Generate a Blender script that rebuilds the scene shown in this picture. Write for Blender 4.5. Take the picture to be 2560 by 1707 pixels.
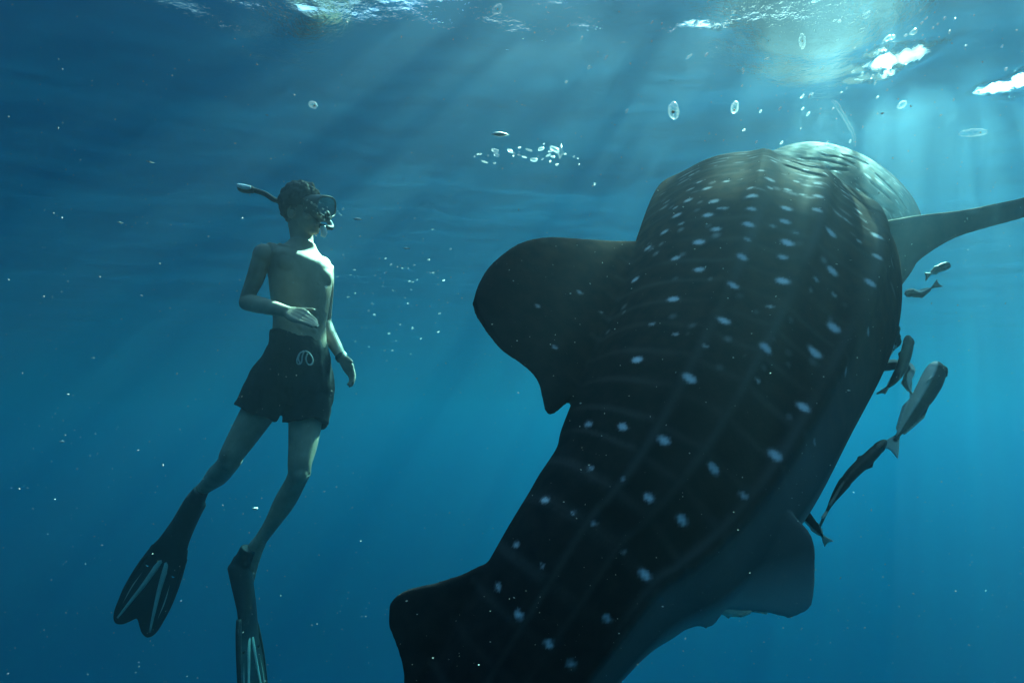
import bpy, bmesh, math, random
import numpy as np
from mathutils import Vector, Matrix, noise
from mathutils.bvhtree import BVHTree

for o in list(bpy.data.objects):
    bpy.data.objects.remove(o)
scene = bpy.context.scene
col = scene.collection

# ---------------------------------------------------------------- camera
F = 1700.0                      # focal length in pixels of the 2560 wide frame
PITCH = math.radians(6.0)
cam_data = bpy.data.cameras.new("camera")
cam_data.sensor_width = 36.0
cam_data.lens = F / 2560.0 * 36.0
cam_data.clip_start = 0.02
cam_data.clip_end = 600.0
cam = bpy.data.objects.new("camera", cam_data)
cam.rotation_euler = (math.radians(90) + PITCH, 0, 0)
col.objects.link(cam)
scene.camera = cam
SURF = 1.50                     # height of the sea surface above the lens

# ---------------------------------------------------------------- sky and sun
SUN_EL = math.radians(46)
SUN_AZ = math.radians(34)
sun_dir = Vector((math.sin(SUN_AZ) * math.cos(SUN_EL), math.cos(SUN_AZ) * math.cos(SUN_EL), math.sin(SUN_EL)))
world = bpy.data.worlds.new("World")
scene.world = world
world.use_nodes = True
wn = world.node_tree
wn.nodes.clear()
sky = wn.nodes.new("ShaderNodeTexSky")
sky.sky_type = 'NISHITA'
sky.sun_disc = False
sky.sun_elevation = SUN_EL
sky.sun_rotation = SUN_AZ
bg = wn.nodes.new("ShaderNodeBackground")
bg.inputs[1].default_value = 0.05
wo = wn.nodes.new("ShaderNodeOutputWorld")
wn.links.new(sky.outputs[0], bg.inputs[0])
wn.links.new(bg.outputs[0], wo.inputs[0])

sun_data = bpy.data.lights.new("sun", 'SUN')
sun_data.energy = 5.0
sun_data.angle = math.radians(0.5)
sun_data.color = (1.0, 0.94, 0.74)
sun = bpy.data.objects.new("sun", sun_data)
sun.rotation_euler = sun_dir.to_track_quat('Z', 'Y').to_euler()
sun.location = sun_dir * 40
col.objects.link(sun)

scene.view_settings.view_transform = 'Standard'
scene.view_settings.look = 'None'
scene.view_settings.gamma = 1.0
scene.view_settings.use_curve_mapping = False
scene.view_settings.exposure = 1.4
cy = scene.cycles
cy.max_bounces = 8
cy.diffuse_bounces = 2
cy.glossy_bounces = 3
cy.transmission_bounces = 4
cy.transparent_max_bounces = 16
cy.volume_bounces = 2
cy.sample_clamp_indirect = 4.0
cy.use_denoising = True

# ---------------------------------------------------------------- helpers
CP, SP = math.cos(PITCH), math.sin(PITCH)
K = 2560.0 / 2352.0


def P(px, py, d):
    """A point seen at photo pixel (px, py), d metres along the lens axis."""
    x = (px - 1280.0) / F * d
    y = -(py - 853.5) / F * d
    return Vector((x, d * CP - y * SP, d * SP + y * CP))


def Q(px, py, d):
    return P(px * K, py * K, d)


def tag(o, label=None, cat=None, group=None, kind=None):
    if label: o['label'] = label
    if cat: o['category'] = cat
    if group: o['group'] = group
    if kind: o['kind'] = kind
    return o


def link(o, parent=None):
    col.objects.link(o)
    if parent is not None:
        o.parent = parent
        o.matrix_parent_inverse = parent.matrix_basis.inverted()
    return o


def mesh_obj(name, verts, faces, mat=None, parent=None, smooth=True):
    me = bpy.data.meshes.new(name)
    me.from_pydata([tuple(v) for v in verts], [], faces)
    me.validate()
    me.update()
    if smooth:
        me.polygons.foreach_set('use_smooth', [True] * len(me.polygons))
    if mat: me.materials.append(mat)
    return link(bpy.data.objects.new(name, me), parent)


def new_mat(name):
    m = bpy.data.materials.new(name)
    m.use_nodes = True
    m.node_tree.nodes.clear()
    return m, m.node_tree.nodes, m.node_tree.links


# ---------------------------------------------------------------- the water itself
hm, N, L = new_mat("sea_water")
pv = N.new("ShaderNodeVolumePrincipled")
pv.inputs['Density Attribute'].default_value = ""
pv.inputs['Density'].default_value = 0.30
pv.inputs['Color'].default_value = (0.052, 0.083, 0.112, 1)
pv.inputs['Absorption Color'].default_value = (0.0, 0.815, 0.926, 1)
pv.inputs['Anisotropy'].default_value = 0.92
ou = N.new("ShaderNodeOutputMaterial")
L.new(pv.outputs[0], ou.inputs['Volume'])
x0, x1, y0, y1, z0, z1 = -60, 60, -30, 80, -31, SURF + 0.25
hv = [(x, y, z) for z in (z0, z1) for y in (y0, y1) for x in (x0, x1)]
hf = [(0, 2, 3, 1), (4, 5, 7, 6), (0, 1, 5, 4), (2, 6, 7, 3), (0, 4, 6, 2), (1, 3, 7, 5)]
tag(mesh_obj("haze", hv, hf, hm, smooth=False), kind="stuff")

fm, N, L = new_mat("sea_floor_sand")
b = N.new("ShaderNodeBsdfDiffuse"); nt = N.new("ShaderNodeTexNoise"); cr = N.new("ShaderNodeValToRGB")
nt.inputs['Scale'].default_value = 0.3
cr.color_ramp.elements[0].color = (0.10, 0.10, 0.09, 1); cr.color_ramp.elements[1].color = (0.25, 0.23, 0.19, 1)
ou = N.new("ShaderNodeOutputMaterial")
L.new(nt.outputs[0], cr.inputs[0]); L.new(cr.outputs[0], b.inputs[0]); L.new(b.outputs[0], ou.inputs[0])
tag(mesh_obj("sea_floor", [(-59, -29, -30), (59, -29, -30), (59, 79, -30), (-59, 79, -30)], [(0, 1, 2, 3)], fm), kind="structure")

# sea surface: sum of travelling waves on a graded grid
rng = np.random.default_rng(7)
SEED = 0.0


def graded(lo, hi, flo, fhi, fine, grow=1.12):
    xs = list(np.arange(flo, fhi, fine)); s = fine
    while xs[-1] < hi: s *= grow; xs.append(min(hi, xs[-1] + s))
    s = fine
    while xs[0] > lo: s *= grow; xs.insert(0, max(lo, xs[0] - s))
    return np.array(xs)


gx = graded(-58, 58, -5, 6, 0.023)
gy = graded(-28, 78, 0.3, 8, 0.023)
X, Y = np.meshgrid(gx, gy)
Z = np.zeros_like(X)
for i in range(46):
    wl = 0.16 * (14.0 ** rng.random())
    ang = rng.normal(math.radians(95), 0.62)
    k = 2 * math.pi / wl
    slope = 0.0145 * (wl / 0.5) ** -0.05
    Z += slope / k * np.sin(k * (X * math.cos(ang) + Y * math.sin(ang)) + rng.random() * 6.283)


def surf_hit(px, py):
    v = P(px, py, 1.0)
    return v * (SURF / v.z)


# steeper wavelets: each opens a small window in the mirror through which the bright sky shows
WAV = [(1740, 50, .06, .028, .011), (1790, 56, .05, .028, .012), (1690, 200, .06, .022, .008), (1740, 196, .04, .02, .007), (772, 14, .045, .025, .009)]
rw = random.Random(4)
for gx0, gy0, sx, sy, n in [(2250, 142, 62, 16, 20), (2570, 200, 60, 22, 24)]:
    WAV += [(gx0 - 35, gy0 + 10, .07, .05, .026), (gx0 + 25, gy0 - 14, .07, .05, .026)]
    for i in range(n):
        ox, oy = rw.gauss(0, sx), rw.gauss(0, sy)
        WAV.append((gx0 + ox, gy0 + oy - ox * .32, rw.uniform(.03, .075), rw.uniform(.025, .042), rw.uniform(.007, .020)))
for px, py, wx, wy, h in WAV:
    c = surf_hit(px, py); r = math.hypot(c.x, c.y)
    ux, uy = c.x / r, c.y / r
    a = (X - c.x) * ux + (Y - c.y) * uy
    t = -(X - c.x) * uy + (Y - c.y) * ux
    a, t = a + wy * .45 * np.sin(t / wx * 3.1 + px) + wy * .22 * np.sin(t / wx * 7.3 + py), t + wx * .3 * np.sin(a / wy * 2.7 + py)
    Z += -h * (a / wy) * np.exp(-(a / wy) ** 2 - (t / wx) ** 2) * 1.6
# extra sunlight painted into the surface's transmission over glints, shark, remoras and snorkeller
SUN_GAIN = np.ones_like(X)
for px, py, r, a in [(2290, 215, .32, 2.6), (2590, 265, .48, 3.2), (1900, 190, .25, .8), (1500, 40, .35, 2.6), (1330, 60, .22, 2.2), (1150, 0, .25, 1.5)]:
    c = surf_hit(px, py); SUN_GAIN += a * np.exp(-((X - c.x) ** 2 + (Y - c.y) ** 2) / r ** 2)
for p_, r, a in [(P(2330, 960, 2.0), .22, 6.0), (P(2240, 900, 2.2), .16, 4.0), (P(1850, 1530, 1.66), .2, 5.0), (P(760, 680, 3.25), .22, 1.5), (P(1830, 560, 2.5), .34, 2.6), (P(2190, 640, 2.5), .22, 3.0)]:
    c = p_ + sun_dir * ((SURF - p_.z) / sun_dir.z); SUN_GAIN += a * np.exp(-((X - c.x) ** 2 + (Y - c.y) ** 2) / r ** 2)
nx, ny = len(gx), len(gy)
idx = np.arange(nx * ny).reshape(ny, nx)
quads = np.stack([idx[:-1, :-1], idx[:-1, 1:], idx[1:, 1:], idx[1:, :-1]], -1).reshape(-1, 4)
sm, N, L = new_mat("sea_surface")
fr = N.new("ShaderNodeFresnel"); fr.inputs['IOR'].default_value = 1.33
tr = N.new("ShaderNodeBsdfTransparent")
gl = N.new("ShaderNodeBsdfGlossy"); gl.inputs['Roughness'].default_value = 0.18
gl.inputs['Color'].default_value = (0.9, 0.95, 1, 1)
mx = N.new("ShaderNodeMixShader"); ou = N.new("ShaderNodeOutputMaterial")
tc = N.new("ShaderNodeTexCoord"); n1 = N.new("ShaderNodeTexNoise"); n1.inputs['Scale'].default_value = 11.0; n1.inputs['Detail'].default_value = 6; n1.inputs['Roughness'].default_value = 0.6
bp = N.new("ShaderNodeBump"); bp.inputs['Strength'].default_value = 0.7; bp.inputs['Distance'].default_value = 0.010
L.new(tc.outputs['Object'], n1.inputs['Vector']); L.new(n1.outputs[0], bp.inputs['Height'])
L.new(bp.outputs[0], fr.inputs['Normal']); L.new(bp.outputs[0], gl.inputs['Normal'])
# light focused by ripples, painted into the transmission colour: bright threads between darker cells
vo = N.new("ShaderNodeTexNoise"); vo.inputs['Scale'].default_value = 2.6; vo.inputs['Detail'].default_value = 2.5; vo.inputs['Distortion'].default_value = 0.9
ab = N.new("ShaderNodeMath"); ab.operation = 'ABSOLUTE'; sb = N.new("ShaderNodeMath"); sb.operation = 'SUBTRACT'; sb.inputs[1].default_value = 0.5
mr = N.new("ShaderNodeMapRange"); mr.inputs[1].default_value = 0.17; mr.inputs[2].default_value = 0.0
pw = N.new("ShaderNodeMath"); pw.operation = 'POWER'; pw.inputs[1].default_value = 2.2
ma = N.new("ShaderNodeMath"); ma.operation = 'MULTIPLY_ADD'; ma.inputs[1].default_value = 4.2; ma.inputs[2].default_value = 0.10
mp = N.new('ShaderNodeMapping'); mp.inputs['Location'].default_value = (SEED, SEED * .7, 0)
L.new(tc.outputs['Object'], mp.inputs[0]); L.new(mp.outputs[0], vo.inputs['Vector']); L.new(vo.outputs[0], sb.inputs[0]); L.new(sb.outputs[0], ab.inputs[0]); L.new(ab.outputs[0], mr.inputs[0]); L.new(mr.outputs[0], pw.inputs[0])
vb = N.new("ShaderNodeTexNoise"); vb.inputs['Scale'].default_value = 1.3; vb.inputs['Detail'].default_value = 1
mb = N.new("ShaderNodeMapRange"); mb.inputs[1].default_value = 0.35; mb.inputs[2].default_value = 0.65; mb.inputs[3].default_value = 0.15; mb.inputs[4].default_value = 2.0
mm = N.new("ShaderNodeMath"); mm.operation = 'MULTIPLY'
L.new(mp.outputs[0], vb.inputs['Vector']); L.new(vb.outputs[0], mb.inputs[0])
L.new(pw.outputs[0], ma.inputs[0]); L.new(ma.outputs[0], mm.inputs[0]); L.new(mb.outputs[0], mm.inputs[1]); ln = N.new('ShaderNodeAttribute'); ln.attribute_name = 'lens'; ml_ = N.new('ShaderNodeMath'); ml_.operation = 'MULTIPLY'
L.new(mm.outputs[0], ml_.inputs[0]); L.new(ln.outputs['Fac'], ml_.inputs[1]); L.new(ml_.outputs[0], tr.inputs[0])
rf = N.new("ShaderNodeBsdfRefraction"); rf.inputs['IOR'].default_value = 1.02; rf.inputs['Roughness'].default_value = 0.33; rf.inputs['Color'].default_value = (9.0, 7.8, 6.2, 1)  # glint strength put into the colour, raised well above white
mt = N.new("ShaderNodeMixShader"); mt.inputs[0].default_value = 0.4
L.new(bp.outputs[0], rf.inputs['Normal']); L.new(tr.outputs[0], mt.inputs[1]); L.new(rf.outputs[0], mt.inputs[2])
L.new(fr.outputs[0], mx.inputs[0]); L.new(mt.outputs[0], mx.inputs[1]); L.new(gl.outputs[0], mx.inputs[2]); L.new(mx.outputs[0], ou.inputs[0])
me = bpy.data.meshes.new("water")
me.vertices.add(nx * ny)
me.vertices.foreach_set('co', np.stack([X, Y, Z + SURF], -1).astype(np.float32).ravel())
me.loops.add(quads.size); me.loops.foreach_set('vertex_index', quads.ravel().astype(np.int32))
me.polygons.add(len(quads)); me.polygons.foreach_set('loop_start', np.arange(0, quads.size, 4, dtype=np.int32))
me.update(calc_edges=True)
me.polygons.foreach_set('use_smooth', [True] * len(me.polygons))
me.materials.append(sm)
at = me.attributes.new('lens', 'FLOAT', 'POINT'); at.data.foreach_set('value', SUN_GAIN.astype(np.float32).ravel())  # painted sunlight gain, multiplied into the surface colour
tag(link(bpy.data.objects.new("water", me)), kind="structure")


# ---------------------------------------------------------------- shape helpers
def ring_loft(rings, cap=True):
    """rings: list of lists of points (same count) -> verts, faces"""
    n = len(rings[0]); vs = [p for r in rings for p in r]; fs = []
    for i in range(len(rings) - 1):
        for j in range(n):
            k = (j + 1) % n
            fs.append((i * n + j, i * n + k, (i + 1) * n + k, (i + 1) * n + j))
    if cap:
        for i, flip in ((0, True), (len(rings) - 1, False)):
            c = sum((Vector(p) for p in rings[i]), Vector()) / n
            vs.append(c); ci = len(vs) - 1
            for j in range(n):
                k = (j + 1) % n
                fs.append((ci, i * n + k, i * n + j) if flip else (ci, i * n + j, i * n + k))
    return vs, fs


def catmull(pts, n):
    """smooth resampling of a list of numpy rows, n samples"""
    p = np.array(pts, float); m = len(p)
    t = np.linspace(0, m - 1, n); out = []
    for u in t:
        i = min(int(u), m - 2); f = u - i
        a, b, c, d = p[max(i - 1, 0)], p[i], p[i + 1], p[min(i + 2, m - 1)]
        if i == 0: a = 2 * b - c
        if i == m - 2: d = 2 * c - b
        out.append(0.5 * (2 * b + (c - a) * f + (2 * a - 5 * b + 4 * c - d) * f * f + (3 * b - a - 3 * c + d) * f ** 3))
    return np.array(out)


class Geo:
    def __init__(self): self.v = []; self.f = []

    def add(self, vs, fs):
        o = len(self.v); self.v += [Vector(p) for p in vs]; self.f += [tuple(i + o for i in f) for f in fs]; return self

    def tube(self, pts, rad, n=16, axis=None, flat=1.0, samples=None):
        """tapered tube through pts; flat<1 squashes it along axis"""
        rows = np.array([list(p) + [r] for p, r in zip(pts, rad)])
        if samples or len(rows) > 2: rows = catmull(rows, samples or len(rows) * 4)
        C = rows[:, :3]; T = np.gradient(C, axis=0); rings = []
        ref = Vector(axis) if axis is not None else None
        prev = None
        for c, t, r in zip(C, T, rows[:, 3]):
            t = Vector(t).normalized()
            if ref is not None: u = ref - t * ref.dot(t)
            elif prev is not None: u = prev - t * prev.dot(t)
            else: u = t.orthogonal()
            u.normalize(); prev = u; w = t.cross(u)
            rings.append([Vector(c) + u * (r * flat * math.cos(a)) + w * (r * math.sin(a)) for a in np.linspace(0, 2 * math.pi, n, endpoint=False)])
        return self.add(*ring_loft(rings))

    def ball(self, c, rx, ry=None, rz=None, axes=None, n=16):
        ry = ry or rx; rz = rz or rx
        ax = axes or (Vector((1, 0, 0)), Vector((0, 1, 0)), Vector((0, 0, 1)))
        rings = []
        for i in range(1, n):
            a = math.pi * i / n
            rings.append([Vector(c) + ax[0] * (rx * math.sin(a) * math.cos(b)) + ax[1] * (ry * math.sin(a) * math.sin(b)) + ax[2] * (rz * math.cos(a))
                          for b in np.linspace(0, 2 * math.pi, 2 * n, endpoint=False)])
        return self.add(*ring_loft(rings))

    def bm(self):
        me = bpy.data.meshes.new("tmp"); me.from_pydata([tuple(v) for v in self.v], [], self.f); me.update()
        b = bmesh.new(); b.from_mesh(me); bpy.data.meshes.remove(me)
        bmesh.ops.recalc_face_normals(b, faces=b.faces)
        return b

    def union(self, name, mat, parent=None, voxel=0.006, smooth=2):
        """all pieces grown together into one continuous skin"""
        me = bpy.data.meshes.new(name); b = self.bm(); b.to_mesh(me); b.free()
        o = bpy.data.objects.new(name, me); col.objects.link(o)
        r = o.modifiers.new("r", 'REMESH'); r.mode = 'VOXEL'; r.voxel_size = voxel
        if smooth:
            s = o.modifiers.new("s", 'SMOOTH'); s.iterations = smooth; s.factor = 0.5
        dg = bpy.context.evaluated_depsgraph_get()
        m2 = bpy.data.meshes.new_from_object(o.evaluated_get(dg)); m2.name = name
        bpy.data.objects.remove(o); bpy.data.meshes.remove(me)
        m2.polygons.foreach_set('use_smooth', [True] * len(m2.polygons))
        m2.materials.clear()
        if mat: m2.materials.append(mat)
        return link(bpy.data.objects.new(name, m2), parent)

    def obj(self, name, mat, parent=None, smooth=True):
        me = bpy.data.meshes.new(name); b = self.bm(); b.to_mesh(me); b.free()
        if smooth: me.polygons.foreach_set('use_smooth', [True] * len(me.polygons))
        if mat: me.materials.append(mat)
        return link(bpy.data.objects.new(name, me), parent)


def coords(me):
    a = np.empty(len(me.vertices) * 3, np.float32); me.vertices.foreach_get('co', a); return a.reshape(-1, 3).astype(np.float64)


def normals(me):
    a = np.empty(len(me.vertices) * 3, np.float32); me.vertices.foreach_get('normal', a); return a.reshape(-1, 3).astype(np.float64)


def point_attr(me, name, vals):
    at = me.attributes.new(name, 'FLOAT', 'POINT'); at.data.foreach_set('value', np.asarray(vals, np.float32))


# ---------------------------------------------------------------- the whale shark
# stations from the tail root to the snout: dorsal edge, ventral edge (photo pixels), depth
ST = [(700, 2560, 790, 2590, 1.34, .55), (800, 2330, 950, 2400, 1.35, .75), (930, 2030, 1180, 2120, 1.37, .85), (1061, 1707, 1395, 1872, 1.40, .85),
      (1224, 1404, 1625, 1598, 1.45, .85), (1306, 1252, 1745, 1503, 1.51, .85), (1371, 1132, 1880, 1414, 1.58, .86),
      (1448, 963, 2002, 1272, 1.70, .87), (1530, 780, 2088, 1112, 1.88, .88), (1600, 599, 2185, 915, 2.12, .86),
      ] + [(cx - .88 * h, cy - .47 * h, cx + .88 * h, cy + .47 * h, d, asp) for cx, cy, h, d, asp in
           [(1932, 640, 312, 2.40, .74), (1958, 622, 288, 2.66, .60), (2018, 586, 250, 2.92, .53), (2080, 536, 228, 3.15, .56), (2112, 500, 198, 3.36, .56), (2130, 482, 130, 3.52, .54)]]
rows = []
for lx, ly, rx, ry, d, asp in ST:
    a, b = P(lx, ly, d), P(rx, ry, d)
    rows.append(list((a + b) / 2) + list((a - b) / 2) + [asp])
NS = 150
R = catmull(rows, NS)
SC = R[:, :3]
ST_T = np.gradient(SC, axis=0); ST_T /= np.linalg.norm(ST_T, axis=1)[:, None]
HV = R[:, 3:6]; SA = np.linalg.norm(HV, axis=1)
SD = HV - ST_T * np.sum(HV * ST_T, 1)[:, None]; SD /= np.linalg.norm(SD, axis=1)[:, None]
SL = np.cross(ST_T, SD)                       # right flank, towards the lens
SARC = np.concatenate([[0], np.cumsum(np.linalg.norm(np.diff(SC, axis=0), axis=1))])
RIDGES = [(60, .040, 4.5), (84, .045, 4.5), (113, .075, 5.5)]


def shark_r(phi, u):
    """radius factor round the body; phi in degrees from the back, u 0 at tail 1 at snout"""
    p = abs((phi + 180) % 360 - 180)
    r = 1.0
    for c, amp, w in RIDGES:
        fade = min(1, max(0, (0.93 - u) / 0.2)) * (0.55 + 0.9 * (1 - u) if c > 100 else min(1, u / .25))
        r += amp * fade * math.exp(-((p - c) / w) ** 2)
    r += (0.02 + 0.075 * math.exp(-((u - .70) / .08) ** 2)) * math.exp(-(p / 11) ** 2)
    r -= 0.05 * max(0, min(1, (p - 118) / 30)) * max(0, min(1, (180 - p) / 25)) * (1 - u)
    return r


shark_geo = Geo()
NA = 128
rings = []
for i in range(NS):
    u = i / (NS - 1); c, d, l = Vector(SC[i]), Vector(SD[i]), Vector(SL[i]); a = SA[i]; b = a * R[i, 6]
    ring = []
    for j in range(NA):
        ph = 360.0 * j / NA; q = math.radians(ph); f = shark_r(ph, u)
        ring.append(c + d * (a * f * math.cos(q)) + l * (b * f * math.sin(q)))
    rings.append(ring)
# blunt end: close the snout with a few shrinking rings
c, t = Vector(SC[-1]), Vector(ST_T[-1])
for k in (0.9, 0.7, 0.4):
    rings.append([c + (p - c) * k + t * (0.10 * (1 - k)) for p in rings[NS - 1]])
shark_geo.add(*ring_loft(rings))


def plane_hit(px, py, p0, n):
    v = P(px * K, py * K, 1.0); return v * (p0.dot(n) / v.dot(n))


def fin(geo, pairs, hit, thick, n=20, samples=28, tipk=0.35):
    """pairs of leading/trailing edge pixels from root to tip, hit(px,py,f)->point, airfoil rings between"""
    rr = []
    m = len(pairs)
    for i, (lx, ly, tx, ty) in enumerate(pairs):
        rr.append(list(hit(lx, ly, i / (m - 1))) + list(hit(tx, ty, i / (m - 1))))
    rr = catmull(rr, samples)
    A, B = rr[:, :3], rr[:, 3:]
    span = np.gradient((A + B) / 2, axis=0); out = []
    for i in range(samples):
        f = i / (samples - 1); a, b = Vector(A[i]), Vector(B[i]); ch = b - a
        nrm = ch.cross(Vector(span[i])).normalized(); th = thick * (1 - f * (1 - tipk)); ring = []
        for j in range(n):
            q = 2 * math.pi * j / n; x = 0.5 - 0.5 * math.cos(q)
            prof = math.sqrt(max(x, 0)) * (1 - x) ** 0.8
            s = math.sin(q); s = math.copysign(min(1, abs(s) * 3) , s)
            hw = .0115 * (1 - .25 * f) + .9 * th * prof
            ring.append(a + ch * x + nrm * (s * hw))
        out.append(ring)
    geo.add(*ring_loft(out))


def dorsal_plane(i0):
    p0 = Vector(SC[i0]) + Vector(SD[i0]) * SA[i0]
    n = Vector(ST_T[i0]).cross(Vector(SD[i0])).normalized()
    return p0, n


def st_index(k): return int(round(k / (len(ST) - 1) * (NS - 1)))


p0, n0 = dorsal_plane(st_index(8))
fin(shark_geo, [(1570, 570, 1430, 900), (1480, 556, 1345, 885), (1400, 553, 1300, 930), (1330, 548, 1257, 955), (1255, 545, 1238, 880), (1190, 560, 1200, 838),
                (1130, 605, 1160, 810), (1100, 650, 1125, 770), (1087, 692, 1094, 722)], lambda x, y, f: plane_hit(x, y, p0, n0), .045)
p1, n1 = dorsal_plane(st_index(3))
fin(shark_geo, [(1230, 1290, 1150, 1540), (1128, 1290, 1020, 1500), (1060, 1318, 962, 1570), (1000, 1336, 928, 1615), (950, 1348, 927, 1540),
                (915, 1364, 908, 1475), (895, 1385, 892, 1435)], lambda x, y, f: plane_hit(x, y, p1, n1), .022)
# pelvic fin: hangs from the belly towards the lens
fin(shark_geo, [(1790, 1150, 1590, 1370), (1862, 1225, 1655, 1397), (1871, 1300, 1700, 1399), (1868, 1360, 1765, 1406), (1856, 1395, 1810, 1417)],
    lambda x, y, f: P(x * K, y * K, 1.47 + .03 * f), .020)
fin(shark_geo, [(1640, 1350, 1540, 1400), (1660, 1392, 1590, 1425), (1650, 1418, 1610, 1437), (1638, 1432, 1622, 1441)],
    lambda x, y, f: P(x * K, y * K, 1.47), .012)
# pectoral fin sweeping away to the right
fin(shark_geo, [(1960, 520, 1990, 660), (2070, 500, 2073, 645), (2130, 492, 2105, 603), (2210, 484, 2185, 550), (2290, 468, 2270, 522), (2360, 450, 2370, 494),
                (2460, 405, 2480, 440), (2540, 360, 2550, 378)], lambda x, y, f: P(x * K, y * K, 2.62 - .25 * f - (.10 * f if y > 0 else 0)), .06)
# far pectoral fin and caudal fin (seen only from beside)
iH = st_index(11); base = Vector(SC[iH]) - Vector(SL[iH]) * SA[iH] * .6 - Vector(SD[iH]) * SA[iH] * .6
out_dir = (-Vector(SL[iH]) - Vector(SD[iH]) * .5).normalized(); back = -Vector(ST_T[iH])
ringsf = []
for k in range(10):
    f = k / 9; a = base + out_dir * (.75 * f) + back * (.45 * f * f); ch = back * (.30 * (1 - f) ** .7 + .02)
    nn = out_dir.cross(back).normalized()
    ringsf.append([a + ch * (.5 - .5 * math.cos(q)) + nn * (.03 * (1 - .7 * f) * math.sin(q)) for q in np.linspace(0, 2 * math.pi, 14, endpoint=False)])
shark_geo.add(*ring_loft(ringsf))
for sgn, ln in ((1, .62), (-1, .38)):
    c0, d0, t0 = Vector(SC[2]), Vector(SD[2]), -Vector(ST_T[2]); ringsf = []
    nn = d0.cross(t0).normalized()
    for k in range(10):
        f = k / 9; a = c0 + d0 * (sgn * ln * f) + t0 * (.42 * f * ln / .6); ch = t0 * (.20 * (1 - f) ** .8 + .02)
        ringsf.append([a + ch * (.5 - .5 * math.cos(q)) + nn * (.018 * (1 - .6 * f) * math.sin(q)) for q in np.linspace(0, 2 * math.pi, 14, endpoint=False)])
    shark_geo.add(*ring_loft(ringsf))

# skin: dark back, pale belly, white spots and faint bars as skin attributes, with tail shade and head sunlight painted in
km, N, L = new_mat("whale_shark_skin")
pb = N.new("ShaderNodeBsdfPrincipled"); ou = N.new("ShaderNodeOutputMaterial")
aS, aB, aL, aG = (N.new("ShaderNodeAttribute") for _ in range(4))
aS.attribute_name, aB.attribute_name, aL.attribute_name, aG.attribute_name = "spot", "belly", "bar", "gill"
tc = N.new("ShaderNodeTexCoord"); nz = N.new("ShaderNodeTexNoise"); nz.inputs['Scale'].default_value = 26; nz.inputs['Detail'].default_value = 5
sunlit_fore_r = N.new("ShaderNodeValToRGB")
sunlit_fore_r.color_ramp.elements[0].position = .3; sunlit_fore_r.color_ramp.elements[0].color = (.005, .006, .009, 1)
sunlit_fore_r.color_ramp.elements[1].position = .75; sunlit_fore_r.color_ramp.elements[1].color = (.050, .028, .020, 1)
L.new(tc.outputs['Object'], nz.inputs['Vector']); L.new(nz.outputs[0], sunlit_fore_r.inputs[0])


def mixc(fac, a, bcol):
    m = N.new("ShaderNodeMix"); m.data_type = 'RGBA'
    L.new(fac, m.inputs[0]); L.new(a, m.inputs[6]); m.inputs[7].default_value = bcol; return m.outputs[2]


shaded_rear_r = N.new("ShaderNodeValToRGB"); shaded_rear_r.color_ramp.elements[0].position = .3; shaded_rear_r.color_ramp.elements[0].color = (.004, .005, .008, 1)  # rear ramp darkened as if shaded, front ramp warmed as if sunlit
shaded_rear_r.color_ramp.elements[1].position = .75; shaded_rear_r.color_ramp.elements[1].color = (.016, .014, .016, 1); L.new(nz.outputs[0], shaded_rear_r.inputs[0])
aF = N.new("ShaderNodeAttribute"); aF.attribute_name = "sunlit_fore"; mF = N.new("ShaderNodeMix"); mF.data_type = 'RGBA'
L.new(aF.outputs['Fac'], mF.inputs[0]); L.new(shaded_rear_r.outputs[0], mF.inputs[6]); L.new(sunlit_fore_r.outputs[0], mF.inputs[7])
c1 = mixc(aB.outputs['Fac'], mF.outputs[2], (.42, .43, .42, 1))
c2 = mixc(aL.outputs['Fac'], c1, (.20, .21, .22, 1))
c3 = mixc(aS.outputs['Fac'], c2, (.50, .54, .62, 1))
c4 = mixc(aG.outputs['Fac'], c3, (.050, .028, .020, 1))
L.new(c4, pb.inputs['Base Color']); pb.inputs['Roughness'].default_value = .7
pb.inputs['Specular IOR Level'].default_value = .008
bp = N.new("ShaderNodeBump"); bp.inputs['Strength'].default_value = .25; bp.inputs['Distance'].default_value = .0015
nz2 = N.new("ShaderNodeTexNoise"); nz2.inputs['Scale'].default_value = 120; L.new(tc.outputs['Object'], nz2.inputs['Vector'])
L.new(nz2.outputs[0], bp.inputs['Height']); L.new(bp.outputs[0], pb.inputs['Normal'])
matt = N.new("ShaderNodeBsdfDiffuse"); L.new(c4, matt.inputs[0]); L.new(bp.outputs[0], matt.inputs['Normal'])
wet = N.new("ShaderNodeMixShader"); wet.inputs[0].default_value = .22
L.new(matt.outputs[0], wet.inputs[1]); L.new(pb.outputs[0], wet.inputs[2]); L.new(wet.outputs[0], ou.inputs[0])

shark = bpy.data.objects.new("whale_shark", None); shark.location = SC[st_index(8)]
col.objects.link(shark)
tag(shark, "huge dark whale shark with rows of white spots rising to the surface", "whale shark")
body = shark_geo.union("body", km, None, voxel=.0072, smooth=3)
me = body.data
V = coords(me)
# gill slits: grooves pressed into the skin
GILLS = [[(1969, 414), (2015, 429), (2060, 439)], [(1986, 405), (2031, 417), (2114, 425)], [(2007, 395), (2065, 401), (2114, 413)], [(2062, 388), (2098, 393), (2131, 407)],
         [(2110, 388), (2139, 395), (2168, 409)], [(2193, 437), (2236, 478), (2270, 526)], [(2181, 458), (2224, 495), (2262, 532)], [(2148, 470), (2195, 507), (2236, 534)],
         [(2114, 472), (2162, 511), (2205, 532)]]
tree = BVHTree.FromPolygons([tuple(v) for v in V], [tuple(p.vertices) for p in me.polygons])


def cast(px, py):
    h = tree.ray_cast(Vector((0, 0, 0)), P(px, py, 1.0).normalized()); return h[0]


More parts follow.
